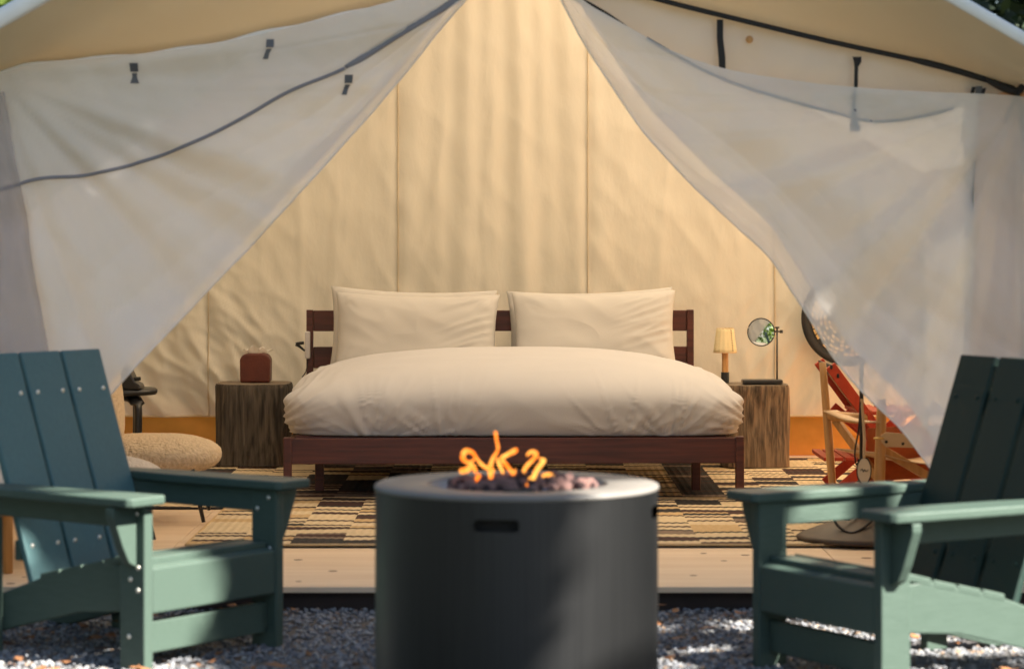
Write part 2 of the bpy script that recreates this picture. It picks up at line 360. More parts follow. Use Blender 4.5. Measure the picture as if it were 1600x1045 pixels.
# ------------------------------------------------------------------ tent
tent = thing('wall_tent', 'large cream canvas wall tent with its white mesh door curtains tied open', 'tent')
XW = 2.2; YB = 13.95; YT = 9.02; XP = 1.76
def roofz(x): return 2.928 - .575 * abs(x) - .055 * ss(0, 1, x)
for s in (-1, 1):
    def rf(u, v, s=s):
        x = s * u * 2.42; y = 8.60 + v * 5.6
        return (x, y, roofz(x) - .03 * sin(PI * u) * (.5 + .5 * sin(PI * v)) + .012 * nz(x * 2, y * 2, s) + .01 * sin(y * 9) * u)
    grid('roof_sheet', rf, 40, 70, M['roof'], tent)
    # rolled front hem of the roof: white band
    bm = bmesh.new()
    pts = [(s * (.0 + 2.45 * k / 12), 8.585 - .006 * (k % 2), roofz(s * 2.45 * k / 12) - (.0 if s > 0 else -.012)) for k in range(13)]
    tube(bm, pts, [.03 if s < 0 else .021] * 13, 8, 3, flat=(.5, 1))
    bmo('roof_hem', bm, M['hem'], tent, True)
    # side walls
    def sw(u, v, s=s):
        y = YT + u * (YB - YT); z = ZF + .2 + v * (roofz(XW) - ZF - .2)
        return (s * (XW + .02 * sin(y * 5) * sin(PI * v) + .03 * nz(y, z * .6, s)), y, z)
    grid('side_wall', sw, 60, 16, M['canvas'], tent)
    grid('skirt', lambda u, v, s=s: (s * (XW + .03 + .02 * nz(u * 12, v * 2)), YT + u * (YB - YT), ZF + .002 + v * .24), 60, 5, M['vinyl'], tent)
    # front wall strip outside the door post; right one runs inward as dark backdrop
    xi = 1.575 if s > 0 else XP
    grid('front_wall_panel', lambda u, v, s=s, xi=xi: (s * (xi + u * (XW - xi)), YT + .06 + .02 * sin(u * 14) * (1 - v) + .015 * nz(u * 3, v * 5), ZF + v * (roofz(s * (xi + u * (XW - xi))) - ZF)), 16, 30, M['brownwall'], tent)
    bm = bmesh.new(); tube(bm, [(s * XP, YT + .06, ZF), (s * XP, YT + .06, 1.8)], .02, 10); bmo('door_post', bm, M['tanwood'], tent, True)

# back wall: pleated canvas
SE = [-1.62, -.61, .406, 1.406]
def backwall(u, v):
    x = -XW + u * 2 * XW; zt = roofz(x); z = .30 + v * (zt - .30)
    y = YB
    cen = math.exp(-((x + .05) / .42) ** 2)
    # long soft pleats under the ridge
    xx = x * (1 + .35 * (v - .5))
    y -= .016 * cen * sin(xx * 21 + 1.3 * nz(x * 2, z * .4)) * (.55 + .45 * nz(x * 1.3, z * .7, 5)) + .009 * cen * sin(xx * 43 + 2 * nz(x, z * .5, 2))
    y -= .02 * nz(x * 1.6, z * .45, 1)
    # diagonal tension folds on lower left and right
    L = ss(-.9, -1.7, x) * ss(1.4, .5, z)
    d = x * .75 + z * .5
    y -= .05 * L * (ridge(d * 5.5, (z - x) * .8, 7) - .5) + .034 * L * ridge(d * 12, (z - x) * 2, 3) + .012 * L * ridge(x * 9 + z * 14, x * 5, 13)
    Rr = ss(.95, 1.5, x) * ss(1.2, .6, z)
    d2 = x * .85 - z * .45
    y -= .028 * Rr * (ridge(d2 * 5, z * 1.2, 11) - .5) + .012 * Rr * ridge(d2 * 12, z * 2, 4)
    y -= .008 * ridge(x * 5 + z * 2, z * 2.2, 21) + .004 * nz(x * 12, z * 9, 2)
    y -= .010 * max(0, ridge(x * 5.5 + .4 * nz(x, z), z * .3, 31) - .45) * (1 - .5 * L)
    y -= .012 * max(0, ridge(x * 3 - z * 1.1, z * .8 + x, 33) - .5)
    # fans out from the seams
    for s_ in SE:
        y += .012 * math.exp(-((x - s_) / .03) ** 2)
        y -= .012 * math.exp(-((x - s_) / .10) ** 2) * (1 + nz(z * 6, s_))
    return (x, y, z + (.012 * nz(x * 3, 1) if v < .02 else 0))
grid('back_wall', backwall, 340, 130, M['back'], tent)
for s_ in SE:
    bm = bmesh.new(); u = (s_ + XW) / (2 * XW)
    pts = []
    for k in range(36):
        q = backwall(u, .0 + k / 35 * .995); pts.append((q[0], q[1] - .007, q[2]))
    tube(bm, pts, .006, 6, flat=(1, .5)); bmo('seam', bm, M['seam'], tent, True)
bm = bmesh.new(); pts = [backwall(k / 60, 0) for k in range(61)]
tube(bm, [(p[0], p[1] - .004, p[2]) for p in pts], .006, 6); bmo('wall_hem', bm, M['seam'], tent, True)
grid('skirt', lambda u, v: (-XW + u * 2 * XW, YB + .05 + .03 * nz(u * 14, v * 2, 3) + .02 * ridge(u * 20 + v * 3, v, 2), ZF + .002 + v * .26), 120, 10, M['vinyl'], tent)

# gable panels above the door (yellow canvas), black trim below them
trimR = curve([(805, -48), (900, -38), (1030, 0), (1150, 30), (1300, 66), (1450, 99), (1540, 124), (1590, 140), (1640, 150)])
trimL = curve([(-60, 122), (0, 112), (60, 97), (150, 90), (300, 73), (450, 41), (600, 6), (700, -22), (805, -48)])
def gable(s):
    x0, x1 = (805, 1640) if s > 0 else (805, -60)
    tr = trimR if s > 0 else trimL
    def f(u, v):
        px = x0 + (x1 - x0) * u; Xf = (px - 800) * YT / F
        b = P(px, tr(px), YT); t = Vector((Xf, 8.615, roofz(Xf) - .02))
        p = b.lerp(t, v)
        ang = math.atan2(p.z - 1.78, abs(p.x) - 1.8); r = math.hypot(p.z - 1.78, abs(p.x) - 1.8)
        p.y += .022 * nz(ang * 4.5, r * .6, 3 * s) * min(r * 2, 1) * (1 - .5 * v) + .01 * sin(ang * 22) * math.exp(-r * 2)
        return p
    grid('gable_panel', f, 90, 24, M['gable'], tent)
gable(1); gable(-1)
bm = bmesh.new(); tube(bm, [P(x, trimR(x), YT - .02) for x in range(805, 1600, 20)], [.0115 if x > 1440 else .009 for x in range(805, 1600, 20)], 8, 2, flat=(.6, 1)); bmo('edge_trim', bm, M['black'], tent, True)
bm = bmesh.new(); tube(bm, [P(x, trimL(x) + 4, YT - .02) + Vector((0, 0, .004 * sin(x * .05))) for x in range(-60, 806, 22)], .011, 8, 2, flat=(.6, 1)); bmo('edge_trim', bm, M['hem'], tent, True)
bm = bmesh.new(); tube(bm, [P(x, trimL(x) + 11, YT - .01) + Vector((0, 0, .003 * sin(x * .04))) for x in range(-60, 806, 22)], .0045, 6, 2); bmo('edge_cord', bm, M['grey'], tent, True)

# canvas door flaps, tied up behind the mesh
flR = curve([(805, -60), (905, 0), (995, 52), (1100, 110), (1180, 142), (1290, 172), (1370, 189), (1440, 182), (1510, 163), (1600, 130)])
flL = curve([(-60, 315), (0, 298), (60, 280), (130, 274), (210, 256), (300, 226), (380, 186), (450, 146), (540, 108), (600, 72), (660, 36), (720, 0), (805, -58)])
def flap(s):
    x0, x1 = (806, 1590) if s > 0 else (804, -60)
    tr = trimR if s > 0 else trimL; fl = flR if s > 0 else flL
    def f(u, v):
        px = x0 + (x1 - x0) * u
        y = tr(px) - 12 + (fl(px) + 2 - (tr(px) - 12)) * v
        p = P(px, y, YT + .045)
        p.y += .012 * nz(px * .008, y * .02, s) - .02 * sin(PI * v) * ss(0, .3, u) + .008 * ridge(px * .012 + y * .01, y * .01, 5)
        return p
    grid('door_flap', f, 80, 24, M['flap'], tent)
flap(1); flap(-1)
bm = bmesh.new(); xs_ = [806] + list(range(826, 1000, 20)); tube(bm, [P(x, flR(x), YT - .03) for x in xs_], [.012] * (len(xs_) - 2) + [.008, .003], 8, 2, flat=(.6, 1)); bmo('flap_binding', bm, M['black'], tent, True)
def strap(pts, Y, wd, m, name='strap'):
    bm = bmesh.new(); tube(bm, [P(*p, Y) for p in pts], wd, 8, 3, flat=(1, .35)); return bmo(name, bm, m, tent, True)
bm = bmesh.new()
def ribbon(bm, pts, hw, Y, t=.003):
    vs = []
    for (x, y), w_ in zip(pts, hw):
        vs.append([bm.verts.new(P(x + sx * w_, y, Y + dy)) for sx, dy in ((-1, 0), (1, 0), (1, t), (-1, t))])
    for a, b in zip(vs, vs[1:]):
        for k in range(4): bm.faces.new((a[k], a[(k + 1) % 4], b[(k + 1) % 4], b[k]))
    bm.faces.new(vs[0][::-1]); bm.faces.new(vs[-1]); return bm
def rib(name, pts, hw, Y, m):
    return bmo(name, ribbon(bmesh.new(), pts, hw, Y), m, tent)
rib('strap', [(1125, 31), (1125, 60), (1128, 90), (1129, 122)], [5, 5, 5.5, 5], YT - .0, M['black'])
rib('strap', [(1339, 89), (1340, 97), (1338, 105), (1337, 150), (1337, 185)], [7, 6, 3, 3, 4], YT - .0, M['black'])
rib('buckle', [(1337, 180), (1337, 190), (1338, 204)], [5, 7, 8], YT - .002, M['buckle'])
rib('strap', [(1522, 136), (1520, 143), (1518, 150)], [3, 3, 3], YT - .0, M['black'])
rib('strap', [(1538, 138), (1536, 145), (1533, 152)], [3, 3, 3], YT - .0, M['black'])
rib('strap_ring', [(1530, 135), (1529, 143), (1527, 152)], [5, 5, 5], YT + .002, M['buckle'])
rib('strap', [(1509, 150), (1506, 190), (1502, 224)], [1.5, 1.5, 1.5], YT - .0, M['black'])
# brown rivet on the flap
bm = bmesh.new(); bmesh.ops.create_uvsphere(bm, u_segments=12, v_segments=8, radius=.013); 
for v in bm.verts: v.co.y *= .5
bmo('rivet', bm, M['tanwood'], tent, True, loc=P(1171, 62, YT + .01))
# knot of black webbing at the right corner post
bm = bmesh.new(); tube(bm, [P(1540, 124, YT - .03), P(1566, 136, YT - .04), P(1590, 143, YT - .05), P(1602, 128, YT - .05)], [.009, .015, .014, .012], 8, 4); bmo('corner_tie', bm, M['black'], tent, True)
bm = bmesh.new(); tube(bm, [P(1606, 118, YT - .06), P(1590, 145, YT - .06), P(1580, 168, YT - .06), P(1570, 191, YT - .06)], [.013, .013, .013, .014], 8, 4, flat=(1, .5)); bmo('corner_tie', bm, M['black'], tent, True)
bm = bmesh.new(); tube(bm, [P(1590, 150, YT - .04), P(1597, 180, YT - .03), P(1598, 230, YT - .03), P(1600, 285, YT - .03)], [.009, .008, .006, .004], 8, 4); bmo('corner_tie', bm, M['black'], tent, True)

# mesh curtains
dgL = curve([(-120, 900), (-60, 860), (0, 800), (60, 730), (110, 690), (155, 642), (230, 560), (280, 505), (330, 452), (390, 390), (440, 337), (500, 275), (540, 228), (600, 160), (640, 112), (690, 50), (735, 0), (770, -40), (805, -82)])
dgR = curve([(805, -84), (840, -40), (872, 0), (905, 60), (940, 115), (1000, 205), (1050, 262), (1100, 312), (1150, 358), (1200, 405), (1228, 448), (1250, 482), (1290, 545), (1340, 608), (1400, 668), (1440, 720), (1470, 765), (1530, 845), (1600, 905), (1660, 930)])
topRs = curve([(805, -90), (860, -60), (905, -5), (950, 25), (995, 50), (1040, 76), (1130, 106), (1220, 122), (1330, 135), (1450, 144), (1570, 149), (1660, 160)])
topLs = curve([(-120, 130), (-60, 124), (0, 114), (60, 100), (150, 92), (300, 75), (450, 44), (600, 8), (700, -20), (805, -84)])
def cdisp(p, s, tie, ape, amp, v):
    r = (p - tie).length; a = math.atan2(p.z - tie.z, abs(p.x - tie.x) + .02)
    ra = (p - ape).length; aa = math.atan2(abs(p.x - ape.x), ape.z - p.z + .01)
    fall = .4 + .6 * min(1, r)
    d = amp * (.07 * nz(a * 3.2, r * .35, 2 + s) * fall + .035 * nz(a * 9, r * .6, 5 + s) * min(1, r * 1.5)
               + .045 * nz(aa * 5, ra * .4, 8 + s) * min(1, ra)
               + .036 * (ridge(p.x * 1.5 + p.z * 1.9 * s, p.z * .7 - p.x * .5 * s, 4) - .5)
               + .02 * max(0, ridge(a * 11 + .5 * nz(r, a), r * .7, 9) - .78) * min(1, r * 2) + .012 * max(0, ridge(p.x * 2.2 + p.z * 2.6 * s, p.z * .6, 12) - .8) + .013 * ridge(p.x * 4 - p.z * 3 * s, p.z * 3, 7) + .004 * ridge(p.x * 7 + p.z * 9, p.x * 4, 3))
    d += amp * .03 * (ridge(v * 4.5 + .6 * nz(p.x * 1.2, p.z * 1.2, 4), p.x * .35, 17) - .5) * ss(.15, .6, v) * min(1, ra)
    return d - .05 * ss(.75, 1, v) * amp - .06 * v * amp
def oncurtain(px, py, s, off):
    top, dg = (topRs, dgR) if s > 0 else (topLs, dgL); Y = YT - .09
    tie = P(1590, 150, Y) if s > 0 else P(0, 118, Y)
    p = P(px, py, Y); v = min(max((py - top(px)) / max(dg(px) - top(px), 1), 0), 1)
    p.y += cdisp(p, s, tie, P(805, -90, Y), 1, v) + off; return p
def curtain(name, s, inset, Y, m, amp, x1, top, dg, n=150, cut=None):
    x0 = 806 if s > 0 else 804
    tie = P(1590, 150, Y) if s > 0 else P(0, 118, Y)
    ape = P(805, -90, Y)
    def f(u, v):
        px = x0 + (x1 - x0) * u
        t = top(px); b = dg(px)
        # inset from the leading (diagonal) edge
        b2 = b - inset * (1.25) if inset else b
        b2 = max(b2, t + 1)
        if cut: b2 = min(b2, cut(px))
        y = t + (b2 - t) * v
        p = P(px, y, Y)
        p.y += cdisp(p, s, tie, ape, amp, min(max((y - top(px)) / max(dg(px) - top(px), 1), 0), 1))
        return p
    return grid(name, f, n, 90, m, tent)
curtain('mesh_curtain', -1, 0, YT - .09, M['sheer'], 1, -120, topLs, dgL)
curtain('mesh_curtain_lining', -1, 16, YT - .075, M['sheer2'], 1, -120, topLs, dgL)
curtain('mesh_curtain', 1, 0, YT - .09, M['sheer'], 1, 1660, topRs, dgR)
curtain('mesh_curtain_lining', 1, 44, YT - .075, M['sheer2'], 1, 1528, topRs, dgR,
        cut=curve([(805, 2000), (1440, 2000), (1470, 900), (1490, 760), (1512, 560), (1516, 480), (1520, 400), (1528, 160)]))
bm = bmesh.new(); tube(bm, [oncurtain(x, flL(x), -1, -.007) for x in range(-60, 560, 20)], .006, 8, 2, flat=(.6, 1)); bmo('flap_binding', bm, M['grey'], tent, True)
bm = bmesh.new(); tube(bm, [oncurtain(x, flL(x) - 2, -1, .001) for x in range(540, 790, 20)], [.007] + [.012] * 12, 8, 2, flat=(.4, 1)); bmo('flap_binding', bm, M['grey'], tent, True)
bm = bmesh.new(); tube(bm, [oncurtain(x, flR(x), 1, .006) for x in range(1010, 1500, 20)], .006, 8, 2, flat=(.5, 1)); bmo('flap_binding', bm, M['grey'], tent, True)
def ribc(name, pts, hw, s, m, off=-.004):
    bm = bmesh.new(); vs = []
    for (x, y), w_ in zip(pts, hw):
        c = oncurtain(x, y, s, off); vs.append([bm.verts.new(c + Vector((sx * w_ * YT / F, dy, 0))) for sx, dy in ((-1, 0), (1, 0), (1, .004), (-1, .004))])
    for a, b in zip(vs, vs[1:]):
        for k in range(4): bm.faces.new((a[k], a[(k + 1) % 4], b[(k + 1) % 4], b[k]))
    bm.faces.new(vs[0][::-1]); bm.faces.new(vs[-1]); return bmo(name, bm, m, tent)
for (x, y, k) in ((211, 100, 0), (423, 62, 1), (546, 118, 1)):
    ribc('buckle', [(x, y), (x - k, y + 13)], [6.5, 6], -1, M['buckle'])
    ribc('buckle', [(x - 2 * k, y + 15), (x - 5 * k, y + 21), (x - 8 * k, y + 31)], [4, 3.5, 7 - 3 * k], -1, M['buckle'])
ribc('strap', [(1337, 138), (1337, 160), (1337, 182)], [3, 3, 4], 1, M['grey'], .006)
ribc('buckle', [(1337, 184), (1337, 192), (1338, 205)], [5, 6, 8], 1, M['grey'], .006)
for sgn, dgx, xa, xb in ((-1, dgL, 40, 790), (1, dgR, 820, 1500)):
    bm = bmesh.new(); tube(bm, [oncurtain(x, dgx(x) - 1, sgn, -.001) for x in range(xa, xb, 14)], .003, 6, 1); bmo('curtain_hem', bm, M['sheer2'], tent, True)
# darker fold at the far left edge
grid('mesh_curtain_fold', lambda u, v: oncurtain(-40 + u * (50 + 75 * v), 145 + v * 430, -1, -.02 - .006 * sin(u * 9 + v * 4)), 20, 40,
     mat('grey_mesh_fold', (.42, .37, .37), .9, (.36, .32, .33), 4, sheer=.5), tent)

# ------------------------------------------------------------------ rugs
def rug(name, x0, x1, y0, y1, z, label, seed, darkcols, cw=.2, rh=.02):
    rnd = random.Random(seed); t = thing(name, label, 'rug', ((x0 + x1) / 2, (y0 + y1) / 2, z))
    V = []; Fc = []; MI = []; nc = round((x1 - x0) / cw); cw = (x1 - x0) / nc; nr = round((y1 - y0) / rh); rh = (y1 - y0) / nr
    cx = (x0 + x1) / 2; cy = (y0 + y1) / 2
    sub = 12
    # weave: dark toothed weft lines at a regular pitch, darker blocks in some columns
    rows = [[0] * nc for _ in range(nr)]
    for c in range(nc):
        off = rnd.randint(0, 5); base = 0
        r_ = 0
        while r_ < nr:
            pitch = rnd.choice([5, 6, 6, 7])
            dk = darkcols(x0 + (c + .5) * cw, y0 + r_ * rh)
            base = rnd.choice([0, 0, 0, 0, 1]) if rnd.random() > dk else rnd.choice([2, 2, 4, 3])
            th = rnd.choice([2, 2, 3]) if rnd.random() < .75 else 0
            line = rnd.choice([3, 3, 2])
            for q in range(pitch):
                if r_ + q < nr: rows[r_ + q][c] = line if q < th else base
            r_ += pitch
    N = nc * sub
    for r in range(nr + 1):
        for k in range(N + 1):
            x = x0 + k * cw / sub; y = y0 + r * rh
            tooth = (.42 if k % 2 else -.42) * rh if 0 < r < nr else 0
            V.append((x - cx, y - cy + tooth + .003 * nz(x * 8, y * 8), .004 + .003 * (r % 2) + .004 * nz(x * 4, y * 4, seed)))
    for r in range(nr):
        for k in range(N):
            a = r * (N + 1) + k; Fc.append((a, a + 1, a + N + 2, a + N + 1)); MI.append(rows[r][min(k // sub, nc - 1)])
    me = bpy.data.meshes.new('woven_field'); me.from_pydata(V, [], Fc); me.update(); me.polygons.foreach_set('material_index', MI)
    o = link('woven_field', me, [M['rugcream'], M['rugtan'], M['rugdark'], M['rugbrown'], M['ruggrey']], t)
    bm = bmesh.new(); hx = (x1 - x0) / 2; hy = (y1 - y0) / 2
    tube(bm, [(-hx, -hy, .005), (-hx * .3, -hy - .004, .006), (hx * .3, -hy + .003, .006), (hx, -hy, .005), (hx, hy, .005), (-hx, hy, .005), (-hx, -hy, .005)], .005, 6)
    bmo('bound_edge', bm, M['rugtan'] if seed % 2 else M['rugdark'], t)
    return t
rug('area_rug', -1.78, 1.75, 11.22, 13.75, ZF + .001, 'cream and charcoal check flat woven rug lying under the bed', 2,
    lambda x, y: .75 if (-.95 < x < -.5 or .8 < x < 1.05 or -.3 < x < .1 or .3 < x < .6) else (.25))
rug('area_rug', -1.23, 1.30, 9.82, 11.6, ZF + .007, 'yellowish cream flat woven rug with brown dashes at the platform front', 5,
    lambda x, y: .22 if (-.85 < x < -.5 or .5 < x < .85 or -.1 < x < .1) else .02, rh=.022)

# ------------------------------------------------------------------ bed
bed = thing('bed', 'wide dark walnut bed frame with slatted headboard and low foot rail', 'bed', (0, 11.42, ZF), math.atan2(.06, 2.05))
def bp(name, *a, m=None, b=.003):
    bm = bmesh.new(); box(bm, *a, b); return bmo(name, bm, m or M['bed'], bed)
BW = 1.0
bp('foot_rail', -BW + .022, BW - .008, -.0, .03, .18, .292)
for s in (-1, 1):
    x = s * BW + (.02 if s > 0 else .0)
    bp('leg', x - (.036 if s > 0 else 0), x + (0 if s > 0 else .036), -.012, .03, 0, .297)
    bp('headboard_post', s * BW - (.035 if s > 0 else 0), s * BW + (0 if s > 0 else .035), 2.02, 2.06, 0, .80)
    bp('side_rail', s * (BW - .03) - .012, s * (BW - .03) + .012, .031, 2.019, .18, .285)
bp('headboard_rail', -BW + .036, BW - .036, 2.03, 2.052, .69, .797)
bp('headboard_rail', -BW + .036, BW - .036, 2.03, 2.052, .50, .61)
bp('headboard_rail', -BW + .036, BW - .036, 2.03, 2.052, .3, .42)
for x in (-.87, 0, .87): bp('support_leg', x - .02, x + .02, .6, .64, 0, .28)
for k in range(11): bp('bed_slat', -BW + .045, BW - .045, .12 + k * .175, .19 + k * .175, .281, .295)

def duvet():
    def f(u, v):
        th = (u * 2 - 1) * PI; ph = (v * 1.0 - .5) * PI  # ph from bottom to top
        def sp(a, e): return math.copysign(abs(a) ** e, a)
        e2 = .22; e1 = .6
        cx_ = sp(cos(ph), e1)
        q4 = (u * 4 + .5) % 4; k4 = int(q4); f4 = (q4 - k4) * 2 - 1
        qx, qy = ((1, f4), (-f4, 1), (-1, -f4), (f4, -1))[k4]
        nn = (abs(qx) ** 8 + abs(qy) ** 8) ** .125; qx /= nn; qy /= nn
        X = 1.03 * cx_ * qx; Yv = .93 * cx_ * qy
        Z = sp(sin(ph), .9) * (.205 if ph > 0 else .36)
        x, y, z = X, 12.38 + Yv, .495 + Z
        # dome along the width and rise to the rear
        if ph > 0:
            k = sin(ph)
            z += k * (-.055 * (X / 1.05) ** 2 + .035 * ss(11.5, 12.6, y) - .012)
        z = max(z, .378)
        gn = Vector((math.copysign(abs(qx) ** 7, qx), math.copysign(abs(qy) ** 7, qy), 0)).normalized(); n = gn * cos(ph) + Vector((0, 0, sin(ph)))
        edge = cos(ph) ** .7
        # gathered creases on the front face and corners
        front = ss(11.9, 11.5, y)
        diag = x * 1.0 * (1 if x > 0 else 1)
        fold = 0
        for xc, zc, sd in ((-.62, .33, 1), (-.30, .31, 2), (.46, .33, 3), (.68, .34, 6)):
            d_ = math.hypot(x - xc, z - zc); an = math.atan2(z - zc, x - xc)
            fold += .011 * edge * front * math.exp(-(d_ / .24) ** 2) * (max(0, ridge(an * 5.5, d_ * 2.2, sd * 7) - .3) * 1.5) ** 2
        fold += .006 * edge * front * (ridge(x * 2.2 + z * 2, z * 1.5, 3) - .5)
        side = ss(.72, 1.0, abs(x))
        rr = math.atan2(z - .38, 1.12 - abs(x))
        fold += .010 * side * (max(0, ridge(rr * 6.5, y * 1.2, 6) - .3) * 1.5) ** 2 + .004 * side * ridge(rr * 15, y * 2, 2)
        fold += .008 * nz(x * 1.7, y * 1.7, z * 2) + .003 * (ridge(x * 3, y * 3.5, 8) - .5)
        x += n.x * fold * 1.3; y += n.y * fold * 1.3; z += n.z * fold
        return (x - .035 * (y - 11.4) / 2 + .015, y, max(z, .378))
    o = grid('duvet', f, 640, 130, M['linen'])
    tag(o, 'puffy off white duvet spread over the wide bed', 'duvet')
    return o
duvet()

def pillow(x, y, z, wd, ht, th, lean, yaw, roll, label, seed, m):
    def f(u, v):
        a = u * 2 * PI
        # front and back shells sewn at the edge: v 0..1 goes front pole -> edge -> back pole
        q = v * 2; side = 1 if q <= 1 else -1; r = q if q <= 1 else 2 - q
        cx_, sy = cos(a), sin(a)
        k = 1 / max(abs(cx_), abs(sy)); 
        sx, sz = cx_ * k * r, sy * k * r              # square coordinates -1..1
        pin = 1 - .055 * (1 - sz * sz) if True else 1
        X = sx * (1 - .05 * (1 - sz * sz) * abs(sx)) * wd / 2; Z = sz * (1 - .10 * (1 - sx * sx) * abs(sz)) * ht / 2
        t = th / 2 * max(0, (1 - sx ** 4)) ** .55 * max(0, (1 - sz ** 4)) ** .55
        t *= 1 + .12 * nz(sx * 1.5, sz * 1.5, seed)
        cr_ = .005 * (ridge(sx * 2.2 + sz * 1.6, sz * 1.2 - sx * .8, seed) - .5) * min(1, t * 20)
        cr_ += .011 * (ridge(sx * 3.5 - sz * 5, sx * 1.1, seed + 4) - .5) * ss(.1, .7, sx) * min(1, t * 20)
        # creases fanning out of the corners
        for qx in (-1, 1):
            for qz in (-1, 1):
                d = math.hypot(sx - qx, sz - qz); an = math.atan2(sz - qz, sx - qx)
                cr_ += .011 * ss(.75, .1, d) * (ridge(an * 5, seed + qx, qz) - .5) * min(1, d * 4)
        return Vector((X, -side * (t + cr_ * (side > 0)), Z))
    o = grid('pillow', f, 120, 70, m)
    o.location = (x, y, z); o.rotation_euler = (lean, roll, yaw)
    return tag(o, label, 'pillow', 'pillows on the bed')
pillow(-.505, 13.28, .765, .85, .47, .13, R(-13), R(2), R(1.6), 'back left pillow, only its corners showing behind the front left pillow', 2, M['pillow'])
pillow(.40, 13.28, .765, .85, .46, .13, R(-13), R(-2), R(-1.5), 'back right pillow, its edge showing behind the front right pillow', 5, M['pillow'])
pillow(-.48, 13.12, .76, .83, .44, .18, R(-17), R(0), R(1), 'cream pillow propped at the front left of the headboard', 11, M['pillow'])
pillow(.415, 13.12, .765, .83, .45, .19, R(-17), R(0), R(-1), 'cream pillow propped at the front right of the headboard', 17, M['pillow'])

# ------------------------------------------------------------------ stumps
def stump(x, y, wx, wy, h, mm, label, seed):
    t = thing('log_nightstand', label, 'stump table', (x, y, ZF + .012), 0, 'log nightstands beside the bed')
    def f(u, v):
        a = u * 2 * PI; e = .45
        cx_ = math.copysign(abs(cos(a)) ** e, cos(a)); sy = math.copysign(abs(sin(a)) ** e, sin(a))
        r = 1 + .09 * nz(cos(a) * 1.5, sin(a) * 1.5, v * 1.6 + seed) + .02 * ridge(a * 5, v * .5, seed) + .025 * nz(cos(a) * 7, sin(a) * 7, v * .8 + seed) - .035 * sin(PI * v) * (1 + .6 * cos(a + seed))
        r *= 1 - .03 * ss(.96, 1, v)
        return (cx_ * wx / 2 * r, sy * wy / 2 * r, v * h)
    grid('log_side', f, 90, 30, mm, t)
    V = []; rings = 6; pts = [f(k / 90, 1) for k in range(90)]
    bm = bmesh.new(); pr = None
    for i in range(rings, 0, -1):
        cur = [bm.verts.new((p[0] * i / rings, p[1] * i / rings, h + .004 * (1 - i / rings) + .002 * nz(p[0] * i * 5, p[1] * i * 5))) for p in pts]
        if pr:
            for k in range(90): bm.faces.new((pr[k], pr[(k + 1) % 90], cur[(k + 1) % 90], cur[k]))
        pr = cur
    bm.faces.new(pr); bmo('log_top', bm, M['stumptop'], t)
    return t
stump(-1.335, 13.42, .385, .38, .413, M['stumpd'], 'dark grey weathered log block at the left bedside under the tissue box', 3)
stump(1.235, 13.32, .345, .34, .413, M['stump'], 'brown weathered log block at the right bedside under lamp and mirror', 8)
ZS = ZF + .012 + .415
# crack and knot details on right stump
# tissue box
t = thing('tissue_box', 'brown leather tissue box with a white tissue on the left log', 'tissue box', (-1.317, 13.40, ZS + .004))
pts = [(-.076, 0), (.076, 0), (.078, .118), (.066, .138), (.045, .148), (-.045, .148), (-.066, .138), (-.078, .118)]
bm = bmesh.new(); prism(bm, pts, -.06, .06, 'y', .008); bmo('box_body', bm, M['brown'], t)
bm = bmesh.new()
def tis(u, v):
    a = u * 2 * PI; r = .016 + .04 * v * (1 + .25 * sin(a * 3 + 1) + .2 * sin(a * 8))
    return (cos(a) * r * 1.2, sin(a) * r * .5, .14 + .045 * v - .028 * v * v * abs(cos(a)) + .010 * sin(a * 7 + 1) * v)
grid('tissue', tis, 60, 8, M['tissue'], t)
# charger
t = thing('power_adapter', 'white power adapter hanging by the left headboard post with black plug', 'charger', P(481, 539, 13.40))
bm = bmesh.new(); box(bm, -.015, .012, -.012, .012, -.07, .07, .006); bmo('adapter_body', bm, M['white'], t)
bm = bmesh.new(); tube(bm, [(-.015, -.005, -.03), (-.045, -.005, -.005), (-.06, -.005, .005), (-.02, -.008, .012)], [.005, .007, .008, .008], 8, 4)
bmo('plug', bm, M['black'], t, True)
bm = bmesh.new(); tube(bm, [(-.005, 0, -.07), (-.002, 0, -.10), (-.012, 0, -.14), (-.03, .0, -.165)], .003, 6, 4); bmo('cord', bm, M['blackmetal'], t, True)

# ------------------------------------------------------------------ small lamp
lp = P(1134, 600, 13.3)
t = thing('table_lamp', 'small table lamp with parchment shade and tan stem beside the bed', 'lamp', (lp.x, 13.34, ZS + .002))
bm = bmesh.new(); lathe(bm, [(.0001, 0), (.021, 0), (.021, .055), (.0001, .055)], 24); bmo('base', bm, M['blackmetal'], t)
bm = bmesh.new(); lathe(bm, [(.0001, .055), (.017, .055), (.0165, .165), (.0001, .165)], 24); bmo('stem', bm, M['tanwood'], t)
bm = bmesh.new()
def shd(u, v):
    a = u * 2 * PI; r = .060 - .017 * v + .0012 * sin(a * 14); return (cos(a) * r, sin(a) * r, .155 + .125 * v + .002 * sin(a * 2))
grid('lamp_shade', shd, 72, 6, M['shade'], t, thick=.0015)
for zz, rr in ((.156, .0605), (.279, .0435)):
    bm = bmesh.new(); tube(bm, [(cos(2 * PI * k / 36) * rr, sin(2 * PI * k / 36) * rr, zz) for k in range(37)], .0016, 6); bmo('shade_rim', bm, M['leather'], t)
bm = bmesh.new()
for k in range(9): 
    zz = .165 + k * .0125; r = .0605 - .017 * (zz - .155) / .125; a = R(-52)
    tube(bm, [(cos(a) * r + .002, sin(a) * r - .002, zz), (cos(a) * r - .003, sin(a) * r - .003, zz + .007)], .0013, 5)
bmo('shade_stitch', bm, M['brown'], t)

